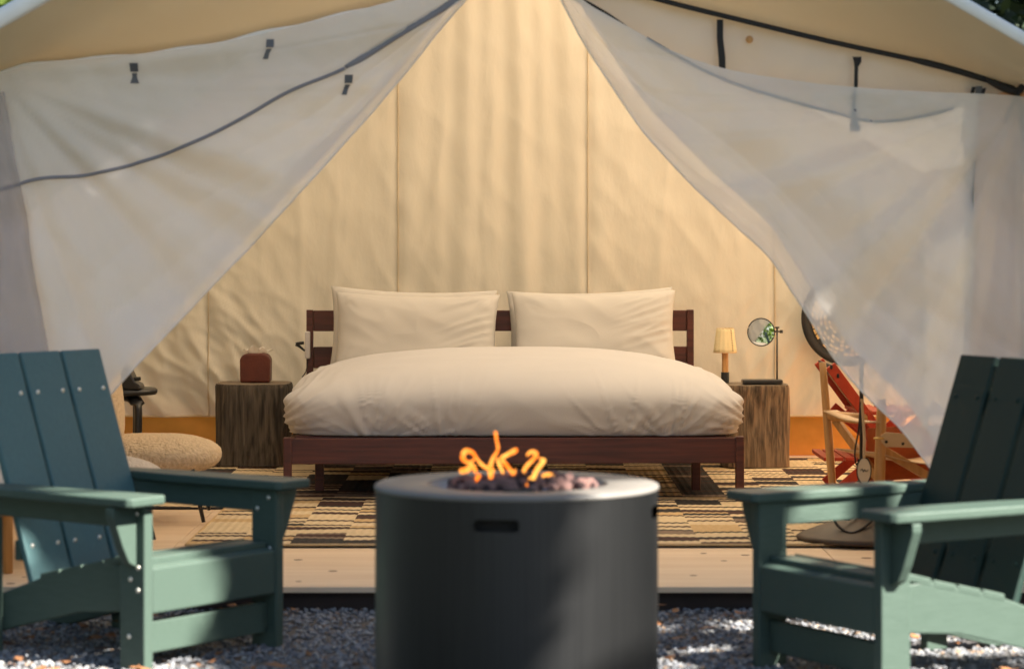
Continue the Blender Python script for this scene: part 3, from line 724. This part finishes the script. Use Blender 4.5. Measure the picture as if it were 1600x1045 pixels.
# ------------------------------------------------------------------ mirror
t = thing('vanity_mirror', 'round mirror on a black pole and flat black base on the right log', 'mirror', (P(1189, 600, 13.28).x, 13.24, ZS + .003))
bm = bmesh.new(); box(bm, -.10, .103, -.05, .05, 0, .022, .005); bmo('base', bm, M['blackmetal'], t)
bm = bmesh.new(); tube(bm, [(.078, 0, .02), (.078, 0, .285)], .0045, 10); bmo('pole', bm, M['blackmetal'], t, True)
bm = bmesh.new(); tube(bm, [(.058, 0, .265), (.10, 0, .265)], .004, 8); lathe(bm, [(.0001, .28), (.012, .282), (.012, .289), (.0001, .29)], 12, (.078, 0, 0))
lathe(bm, [(.0001, -.008), (.008, -.008), (.008, .008), (.0001, .008)], 12, (.1, 0, .265)); bmo('clamp_knob', bm, M['blackmetal'], t)
mc = Vector((-.003, 0, .262)); mr = .069; yaw = R(-17.65); tilt = R(-1.6)
bm = bmesh.new(); tube(bm, [(cos(2 * PI * k / 48) * mr, 0, sin(2 * PI * k / 48) * mr) for k in range(49)], .0035, 8)
bmo('mirror_frame', bm, M['blackmetal'], t, True, loc=mc, rot=(tilt, 0, yaw))
def mg(u, v):
    a = u * 2 * PI; r = mr * v; return (cos(a) * r, -.002 - .22 * (1 - v * v) * mr * mr, sin(a) * r)
mgl = grid('mirror_glass', mg, 48, 8, M['mirror'], t); mgl.location = mc
mgl.rotation_euler = (tilt, 0, yaw)

# ------------------------------------------------------------------ woven wall tray
t = thing('wall_basket', 'round black rimmed woven tray hanging on the back wall behind the right curtain', 'wall basket', P(1327, 497, 13.80))
Rt = .255
bm = bmesh.new(); lathe(bm, [(Rt, 0), (Rt * .99, .02), (Rt * .84, .012), (Rt * .82, .0)], 64)
for v in bm.verts: v.co = Vector((v.co.x, -v.co.z, v.co.y))
bmo('rim', bm, M['black'], t, True)
bm = bmesh.new(); lathe(bm, [(Rt * .83, .001), (.0001, -.012)], 64)
for v in bm.verts: v.co = Vector((v.co.x, -v.co.z, v.co.y))
bmo('tray_center', bm, M['black'], t, True)
bm = bmesh.new()
for ring in range(9):
    r = Rt * (.79 - ring * .085); n = int(44 * r / Rt) + 6
    for k in range(n):
        if (k + ring) % 4 == 0: continue
        a0 = 2 * PI * k / n; a1 = 2 * PI * (k + .78) / n
        q = [bm.verts.new((cos(a) * rr, -.006, sin(a) * rr)) for a, rr in ((a0, r), (a1, r), (a1, r - Rt * .055), (a0, r - Rt * .055))]
        bm.faces.new(q)
bmo('straw_coils', bm, M['woventan'], t)['kind'] = 'stuff'

# ------------------------------------------------------------------ red folding chair
t = thing('folding_chair', 'red slatted wooden folding chair at the back right of the tent', 'chair', (1.72, 12.1, ZF + .012), R(0), 'folding chairs at the right')
def bar(name, a, b, wdt, th, m, par, bev=.003):
    a = Vector(a); b = Vector(b); d = b - a; L = d.length
    bm = bmesh.new(); box(bm, 0, L, -wdt / 2, wdt / 2, -th / 2, th / 2, bev)
    rot = d.to_track_quat('X', 'Z').to_matrix().to_4x4()
    for v in bm.verts: v.co = rot @ v.co + a
    return bmo(name, bm, m, par)
for yy in (-.22, .22):
    bar('leg', (-.24, yy, 0.0), (.22, yy, .40), .022, .045, M['redwood'], t)
    bar('leg', (.22, yy + .03, 0.0), (-.20, yy + .03, .36), .022, .045, M['redwood'], t)
    bar('back_post', (.02, yy, .18), (-.27, yy, .575), .03, .05, M['redwood'], t)
for k in range(5): bar('shelf_slat', (-.28 + k * .05, -.24, .15), (-.28 + k * .05, .24, .15), .04, .018, M['redwood'], t)
for k in range(6): bar('seat_slat', (-.12 + k * .07, -.24, .36), (-.12 + k * .07, .24, .36), .05, .018, M['redwood'], t)
grid('back_sling', lambda u, v: (-.255 + .20 * v, -.205 + .41 * u, .555 - .27 * v), 8, 4, M['leather'], t, thick=.004)
for k in range(2): bar('back_slat', (-.265 + .03 * k, -.24, .57 - .04 * k), (-.265 + .03 * k, .24, .57 - .04 * k), .012, .018, M['black'], t)

# ------------------------------------------------------------------ safari chair (oak poles, leather straps)
t = thing('safari_chair', 'oak pole safari chair with leather arm straps behind the right garden chair', 'chair', (0, 0, ZF), 0, 'folding chairs at the right')
p1 = (1.335, 10.76); p2 = (1.43, 10.18); p3 = (1.93, 10.25); p4 = (1.86, 10.85)
def pole(a, b, r=.017): 
    bm = bmesh.new(); tube(bm, [a, tuple(Vector(a).lerp(Vector(b), .5)), b], [r * .85, r * 1.1, r * .9], 12, 4); return bmo('leg', bm, M['tanwood'], t, True)
pole((p1[0], p1[1], .01), (p1[0] - .05, p1[1] + .02, .655), .016)
pole((p2[0], p2[1], .01), (p2[0] + .015, p2[1], .54), .02)
pole((p3[0], p3[1], .01), (p3[0], p3[1], .54)); pole((p4[0], p4[1], .01), (p4[0] + .04, p4[1], .655))
def strapq(name, a, b, w_, th, m, sag=.015):
    a = Vector(a); b = Vector(b)
    def f(u, v):
        d = (b - a).normalized(); s = d.cross(Vector((0, 0, 1))).normalized()
        return a.lerp(b, u) + s * (v - .5) * w_ - Vector((0, 0, sag * sin(PI * u)))
    return grid(name, f, 16, 2, m, t, thick=th)
strapq('arm_strap', (p1[0] - .02, p1[1], .455), (p2[0], p2[1] - .02, .45), .06, .006, M['leather'])
strapq('arm_strap', (p4[0], p4[1], .455), (p3[0], p3[1], .45), .06, .006, M['leather'])
bm = bmesh.new(); tube(bm, [(p1[0] - .02, p1[1], .435), (p1[0] + .09, p1[1] - .2, .435)], [.02, .022], 12); bmo('arm_dowel', bm, M['tanwood'], t, True)
def seat(u, v):
    a = Vector((p2[0] - .0, p2[1] - .02, .33)); b = Vector((p3[0], p3[1], .33)); c = Vector((p1[0], p1[1], .30)); d = Vector((p4[0], p4[1], .30))
    p = a.lerp(b, u).lerp(c.lerp(d, u), v); p.z -= .05 * sin(PI * u); return p
grid('seat', seat, 12, 8, M['leather'], t, thick=.004)
def backf(u, v):
    a = Vector((p1[0] + .12, p1[1] - .1, .17)); b = Vector((p4[0], p4[1], .17)); p = a.lerp(b, u); p.z += v * .22; p.y += .05 * sin(PI * u); return p
grid('backrest', backf, 12, 6, mat('red_orange_canvas', (.40, .10, .025), .8, (.34, .08, .02), 20, transl=.2, tcol=(.7, .18, .04)), t, thick=.003)
bar('cross_bar', (p1[0], p1[1], .42), (p1[0] + .25, p1[1] - .35, .04), .02, .035, M['tanwood'], t)
bar('cross_bar', (p2[0] + .02, p2[1], .06), (p3[0], p3[1], .34), .02, .035, M['tanwood'], t)
bar('cross_bar', (p2[0] + .02, p2[1] + .02, .34), (p3[0], p3[1] + .02, .06), .02, .035, M['tanwood'], t)
bar('cross_bar', (p1[0] + .02, p1[1], .06), (p4[0], p4[1], .34), .02, .035, M['redwood'], t)
# leather end pad with rivets
bm = bmesh.new(); x0, x1 = 1377, 1440; pts = []
for (x, y) in ((1377, 680), (1384, 675), (1440, 680), (1440, 700), (1384, 698), (1377, 690)): q = P(x, y, 10.1); pts.append((q.x, q.z - ZF))
prism(bm, pts, 10.1, 10.106, 'y', .001); bmo('seat_front_strap', bm, M['leather'], t)
for x, y in ((1385, 690), (1411, 693)):
    bm = bmesh.new(); bmesh.ops.create_uvsphere(bm, u_segments=10, v_segments=6, radius=.006); q = P(x, y, 10.098); bmo('rivet', bm, M['black'], t, True, loc=(q.x, q.y, q.z - ZF))
for x, y, Y in ((1303, 647, 10.7), (1372, 684, 10.12)):
    bm = bmesh.new(); q = P(x, y, Y); tube(bm, [(q.x - .02, q.y - .02, q.z - ZF), (q.x + .02, q.y - .02, q.z - ZF)], .004, 8); bmo('brass_pin', bm, M['brass'], t, True)

# ------------------------------------------------------------------ floor lamp stand with hanging tag
q = P(1346, 845, 10.0)
t = thing('floor_stand', 'dark bronze domed round stand base with thin black pole on the rug front', 'stand', (q.x, 10.0, ZF + .012))
bm = bmesh.new(); lathe(bm, [(.0001, 0), (.245, 0), (.25, .012), (.235, .022), (.15, .055), (.06, .082), (.02, .09), (.0001, .09)], 64); bmo('base', bm, M['standbrown'], t, True)
bm = bmesh.new(); tube(bm, [(0, 0, .085), (0, 0, 1.35)], .008, 10); bmo('pole', bm, M['blackmetal'], t, True)
bm = bmesh.new(); tube(bm, [(0, -.01, .11), (-.06, -.08, .085), (-.12, -.1, .10), (-.10, -.13, .06), (-.05, -.17, .045), (.03, -.1, .09), (.01, -.01, .13)], .005, 6, 5); bmo('cable', bm, M['black'], t, True)
q = P(1350, 735, 9.93)
t = thing('hanging_tag', 'cream oval tag hanging on a pale strap from the black pole', 'tag', (q.x, 9.93, q.z))
bm = bmesh.new(); lathe(bm, [(.0001, -.004), (.024, -.004), (.026, 0), (.024, .004), (.0001, .004)], 32)
for v in bm.verts: v.co = Vector((v.co.x, v.co.z, v.co.y * 1.9))
bmo('tag_plate', bm, mat('cream_tag', (.7, .55, .36), .5), t)
bm = bmesh.new(); tube(bm, [(cos(2 * PI * k / 32) * .0265, 0, sin(2 * PI * k / 32) * .05) for k in range(33)], .003, 6); bmo('tag_rim', bm, M['black'], t, True)
bm = bmesh.new(); tube(bm, [(-.014, -.006, .0), (-.008, -.006, .007), (-.003, -.006, -.004), (.002, -.006, .005), (.007, -.006, -.003), (.015, -.006, .004)], .0014, 5, 4); bmo('script_mark', bm, M['black'], t)
bm = bmesh.new(); tube(bm, [(0, 0, .048), (.003, .01, .12), (.0, .04, .22), (-.002, .05, .27)], [.006, .006, .005, .005], 8, 4); bmo('strap', bm, M['leather'], t, True)
bm = bmesh.new(); tube(bm, [(-.012, .02, .26), (-.02, .0, .16), (-.035, .0, .07), (-.028, .0, .02), (-.02, .0, .045)], .0035, 6, 5); bmo('cord', bm, M['black'], t, True)

# ------------------------------------------------------------------ boucle chairs on the left
def boucle(x, y, rz, label, m, seed):
    t = thing('lounge_chair', label, 'chair', (x, y, ZF + .01), rz, 'boucle lounge chairs on the left')
    def blob(cx, cy, cz, a, b, c, e=.55, lean=0):
        def f(u, v):
            th = (u * 2 - 1) * PI; ph = (v - .5) * PI
            sp = lambda q, k: math.copysign(abs(q) ** k, q)
            X = a * sp(cos(ph), .8) * sp(cos(th), .75); Y = b * sp(cos(ph), .8) * sp(sin(th), .75); Z = c * sp(sin(ph), .9)
            k = 1 + .02 * nz(X * 9, Y * 9, Z * 9 + seed) + .014 * nz(X * 60, Y * 60, Z * 60)
            X, Y, Z = X * k, Y * k, Z * k
            return (cx + X + Z * lean, cy + Y, cz + Z)
        return f
    grid('seat_cushion', blob(.02, 0, .258, .30, .29, .085), 150, 60, m, t)
    grid('back_cushion', blob(-.155, 0, .50, .06, .26, .24, lean=-.10), 110, 70, m, t)
    for sx, sy in ((.2, -.2), (.2, .2), (-.2, -.2), (-.2, .2)):
        bm = bmesh.new(); tube(bm, [(sx, sy, .24), (sx * 1.28, sy * 1.22, 0)], [.011, .008], 8); bmo('leg', bm, M['blackmetal'], t, True)
    bm = bmesh.new()
    for sy in (-.2, .2): tube(bm, [(.2, sy, .215), (-.2, sy, .215)], .008, 8)
    tube(bm, [(.2, -.2, .215), (.2, .2, .215)], .008, 8); bmo('under_frame', bm, M['blackmetal'], t, True)
    return t
boucle(-1.53, 10.85, R(4), 'tan boucle lounge chair with black rod legs nearer the left log', M['boucle'], 1)
boucle(-1.64, 9.78, R(-2), 'whitish boucle lounge chair partly hidden behind the left garden chair', M['bouclew'], 4)

# ------------------------------------------------------------------ black side table with telephone-like box
t = thing('side_table', 'black round side table with bent legs by the left tent wall', 'side table', (-1.87, 12.5, ZF + .005))
bm = bmesh.new(); lathe(bm, [(.0001, .415), (.16, .415), (.168, .425), (.168, .438), (.16, .445), (.0001, .445)], 48); bmo('table_top', bm, M['blackmetal'], t, True)
for k in range(3):
    a = R(-50 + 120 * k); bm = bmesh.new()
    pr = [(.07, .412), (.09, .385), (.13, .37), (.145, .34), (.145, 0)]
    tube(bm, [(cos(a) * r, sin(a) * r, z) for r, z in [(.0, .40), (.08, .40), (.125, .385), (.143, .35), (.143, .2), (.143, 0)]], .04, 10, 4, flat=(1, .45)); bmo('leg', bm, M['blackmetal'], t, True)
t = thing('radio', 'small black domed radio on the black side table at the left', 'radio', (-1.84, 12.42, ZF + .452))
bm = bmesh.new(); prism(bm, [(-.1, 0), (.08, 0), (.075, .02), (.05, .035), (.02, .10), (-.02, .15), (-.1, .16)], -.07, .07, 'y', .006); bmo('body', bm, M['blackmetal'], t)
bm = bmesh.new(); tube(bm, [(.02, -.04, .045), (.075, -.04, .05)], .009, 8); bmo('handset', bm, M['black'], t, True)

# ------------------------------------------------------------------ garden (adirondack) chairs
def garden_chair(x, y, rz, label, mb, ms, seed, gap=.012, bm_=None):
    """front at local x=0 facing +x; the near side is the local y<0 side"""
    t = thing('garden_chair', label, 'chair', (x, y, 0), rz, 'poly lumber garden chairs by the fire pit')
    hw = .285
    def part(name, fn, m=None):
        bm = bmesh.new(); fn(bm); return bmo(name, bm, m or ms, t)
    for s in (-1, 1):
        yy = s * hw
        a, b = sorted((yy - s * .018, yy + s * .018))
        part('leg', lambda bm: prism(bm, [(-.10, 0), (0, 0), (0, .48), (-.10, .48), (-.10, .3)], a, b, 'y', .005))
        # arm bracket standing across the leg
        o0 = yy + s * .0185
        pr = [(o0, .478), (o0 + s * .095, .478), (o0 + s * .095, .455), (o0 + s * .055, .36), (o0 + s * .03, .315), (o0, .30)]
        part('arm_bracket', lambda bm: prism(bm, pr, -.062, -.03, 'x', .004))
        # arm
        am = yy + s * .035
        arm = [(.035, am - .065), (.035, am + .065), (.02, am + .078), (-.45, am + .065), (-.78, am + .03), (-.80, am - .035), (-.45, am - .075), (.02, am - .078)]
        if s < 0: arm = arm
        part('armrest', lambda bm: prism(bm, arm, .481, .508, 'z', .006))
        c, d = sorted((yy - s * .05, yy - s * .02))
        part('arm_rail', lambda bm: prism(bm, [(-.101, .41), (-.72, .415), (-.72, .48), (-.101, .48)], *sorted((yy - s * .015, yy + s * .015)), 'y', .004))
        part('side_rail', lambda bm: prism(bm, [(-.004, .285), (-.20, .300), (-.42, .25), (-.62, .18), (-.90, .09), (-.96, .0), (-.86, .0), (-.60, .07), (-.30, .145), (-.004, .17)],
                                           *sorted((yy - s * .021, yy - s * .05)), 'y', .005))
        # rear leg under the back
        part('rear_leg', lambda bm: prism(bm, [(-.70, .0), (-.62, .0), (-.62, .409), (-.70, .409)], *sorted((yy + s * .018, yy - s * .017)), 'y', .005))
        for (bx, bz) in ((-.025, .30), (-.055, .265), (-.025, .235), (-.03, .455), (-.075, .42), (-.06, .10)):
            bm = bmesh.new(); bmesh.ops.create_uvsphere(bm, u_segments=10, v_segments=6, radius=.0075)
            for v in bm.verts: v.co.y *= .45
            bmo('bolt', bm, M['bolt'], t, True, loc=(bx, yy - .0195 if s < 0 else yy - s * .0195, bz))
    # seat front apron and lower stretcher
    part('front_apron', lambda bm: prism(bm, [(-.03, .165), (-.002, .165), (-.002, .296), (-.03, .306)], -hw + .0185, hw - .0185, 'x' if False else 'y', .005))
    part('stretcher', lambda bm: prism(bm, [(-.065, .045), (-.035, .045), (-.035, .138), (-.065, .138)], -hw + .0185, hw - .0185, 'y', .005))
    # seat slats
    for k in range(5):
        x0 = -.035 - k * .088; z0 = .300 - max(0, k - 1) * .019 + (.004 if k == 1 else 0); z1 = z0 - (.019 if k else 0)
        part('seat_slat', lambda bm: prism(bm, [(x0, z0), (x0 - .08, z1), (x0 - .08, z1 + .022), (x0, z0 + .022)], -hw + .02, hw - .02, 'y', .004))
    # back slats
    n = 3; wsl = (2 * hw - .05 - gap * (n - 1)) / n
    bx0, bz0, bx1, bz1 = -.50, .15, -.765, .885
    d = Vector((bx1 - bx0, 0, bz1 - bz0)).normalized(); nrm = Vector((d.z, 0, -d.x))
    for k in range(n):
        ya = -hw + .025 + k * (wsl + gap); dz = .0
        p = [Vector((bx0, 0, bz0)), Vector((bx1, 0, bz1)) + d * dz]
        q = [(p[0].x, p[0].z), (p[0].x + nrm.x * .024, p[0].z + nrm.z * .024), (p[1].x + nrm.x * .024, p[1].z + nrm.z * .024), (p[1].x, p[1].z)]
        sl = part('back_slat', lambda bm: prism(bm, q, ya, ya + wsl, 'y', .005), mb)
        for tt in (.22, .83):
            for yy in (ya + .03, ya + wsl - .03):
                c = Vector((bx0, 0, bz0)).lerp(Vector((bx1, 0, bz1)), tt) + nrm * .0245
                bm = bmesh.new(); bmesh.ops.create_uvsphere(bm, u_segments=10, v_segments=6, radius=.008)
                for v in bm.verts: v.co.x *= .4
                bmo('bolt', bm, bm_ or M['bolt'], sl, True, loc=(c.x, yy, c.z))
    # cross battens behind the back
    for tt in (.22, .83):
        c = Vector((bx0, 0, bz0)).lerp(Vector((bx1, 0, bz1)), tt) - nrm * .014
        part('back_batten', lambda bm: box(bm, c.x - .013, c.x + .012, -hw + .03, hw - .03, c.z - .03, c.z + .03), ms)
    return t
garden_chair(-.875, 7.71, R(-36), 'teal green slatted garden chair left of the fire pit, slats tinted for sky shade', M['teal_skyshade'], M['teal'], 1)
rc = garden_chair(.85, 7.32, R(180 + 30), 'teal green slatted garden chair right of the fire pit, slats darkened for shade', M['teal_shadow'], M['teal'], 2, .02, M['teal_shadow'])

# ------------------------------------------------------------------ fire pit
PX, PY = .012, 6.86; PR = .372; PH = .60
pit = thing('fire_pit', 'round dark grey steel gas fire pit with a pale top ring', 'fire pit', (PX, PY, 0))
# body with real handle slots: a wall of quads with the slot cells left out
def slot(a, z):
    for a0, hw_, z0, hz in ((R(-90) - .14, .135, .527, .0145), (R(-90) + 1.36, .125, .535, .0145)):
        da = abs(a - a0); dz = abs(z - z0)
        if da < hw_ + .02 and dz < hz:
            if da < hw_ or ((da - hw_) / .02) ** 2 + (dz / hz) ** 2 < 1: return True
    return False
NA = 480; zs = [0, .1, .2, .3, .4, .46] + [.47 + .0025 * k for k in range(33)] + [.565, .588, .595]
bm = bmesh.new(); rings = [[bm.verts.new((PR * cos(2 * PI * k / NA), PR * sin(2 * PI * k / NA), z)) for k in range(NA)] for z in zs]
for j in range(len(zs) - 1):
    for k in range(NA):
        a = 2 * PI * (k + .5) / NA; a = a - 2 * PI if a > PI else a
        if slot(a, (zs[j] + zs[j + 1]) / 2) or slot(a - 2 * PI, (zs[j] + zs[j + 1]) / 2): continue
        bm.faces.new((rings[j][k], rings[j][(k + 1) % NA], rings[j + 1][(k + 1) % NA], rings[j + 1][k]))
bmo('body', bm, M['pit'], pit, True)
bm = bmesh.new(); lathe(bm, [(PR - .03, .02), (PR - .03, .58)], 64); bmo('inner_wall', bm, M['pitblack'], pit, True)
RI = .238
bm = bmesh.new(); lathe(bm, [(PR - .012, .585), (PR + .001, .587), (PR + .003, .592), (PR + .001, .598), (PR - .006, .601), (RI + .004, .601), (RI, .598), (RI, .585)], 128); bmo('top_ring', bm, M['pittop'], pit, True)
bm = bmesh.new(); lathe(bm, [(RI - .001, .596), (RI - .012, .560), (RI - .04, .545), (.0001, .54)], 96); bmo('fire_bowl', bm, M['bowl'], pit, True)
bm = bmesh.new(); box(bm, -.035, .045, -RI - .012, -RI + .03, .5985, .605, .002); bmo('ring_clip', bm, M['pitblack'], pit)
# lava rocks: separate stones
bases = []
for k in range(6):
    b = bmesh.new(); bmesh.ops.create_icosphere(b, subdivisions=2, radius=1)
    for v in b.verts: v.co *= 1 + .45 * nz(v.co.x * 1.3 + k * 3, v.co.y * 1.3, v.co.z * 1.3)
    me = bpy.data.meshes.new('lava_rock'); b.to_mesh(me); b.free(); me.materials.append(M['lavad'] if k % 3 == 0 else M['lava']); bases.append(me)
    for p in me.polygons: p.use_smooth = True
for k in range(230):
    a = random.uniform(0, 6.283); r = math.sqrt(random.random()) * .2
    x, y = cos(a) * r + .02, sin(a) * r
    if math.hypot(x, y) > .20: continue
    o = bpy.data.objects.new('lava_rock', random.choice(bases)); C.objects.link(o)
    s = random.uniform(.011, .019); o.scale = (s, s * .85, s * .75); o.rotation_euler = [random.uniform(0, 6.3) for _ in range(3)]
    o.location = (PX + x, PY + y, .588 + (.2 - r) * .10 + random.uniform(0, .012))
    tag(o, 'small pinkish lava rock heaped in the fire pit bowl', 'lava rock', 'lava rocks in the fire pit')
# flames
fire = thing('fire', 'orange gas flames rising from the lava rocks', 'fire', (PX, PY, .6))
def fl(pts, rs, dy=0):
    q = [P(x, y, PY + dy) - Vector((PX, PY, .6)) for x, y in pts]
    for i, p in enumerate(q): p.y += .012 * sin(i * 1.7)
    bm = bmesh.new(); tube(bm, [tuple(p) for p in q], [r * (.62 if k_ < len(rs) - 1 else .5) for k_, r in enumerate(rs)], 12, 6); bmo('flame_tongue', bm, M['flame'], fire, True)
fl([(768, 748), (766, 732), (770, 716), (778, 702), (776, 688), (774, 674)], [.012, .011, .008, .007, .0065, .009])
fl([(772, 736), (755, 728), (745, 716), (738, 706), (727, 705), (723, 716), (733, 722), (742, 716)], [.009, .008, .007, .009, .012, .011, .008, .004], .03)
fl([(720, 736), (730, 734), (738, 727), (744, 738)], [.012, .013, .011, .009], -.04)
fl([(800, 738), (792, 728), (784, 716), (792, 710), (803, 705), (808, 702)], [.008, .009, .010, .009, .012, .010], .02)
fl([(788, 742), (780, 726), (777, 716)], [.006, .008, .007], .05)
fl([(815, 744), (822, 730), (834, 716), (838, 708), (830, 706), (823, 712)], [.007, .009, .009, .010, .009, .006], 0)
fl([(832, 750), (838, 736), (846, 724), (850, 718), (842, 716)], [.010, .011, .011, .008, .005], -.05)
fl([(848, 744), (858, 742), (866, 746)], [.010, .011, .008], -.02)
fl([(742, 752), (747, 745), (749, 741)], [.007, .010, .007], -.06)
fl([(798, 748), (802, 740), (805, 734)], [.009, .010, .006], -.04)
fl([(824, 758), (828, 752), (828, 746)], [.008, .009, .007], -.08)
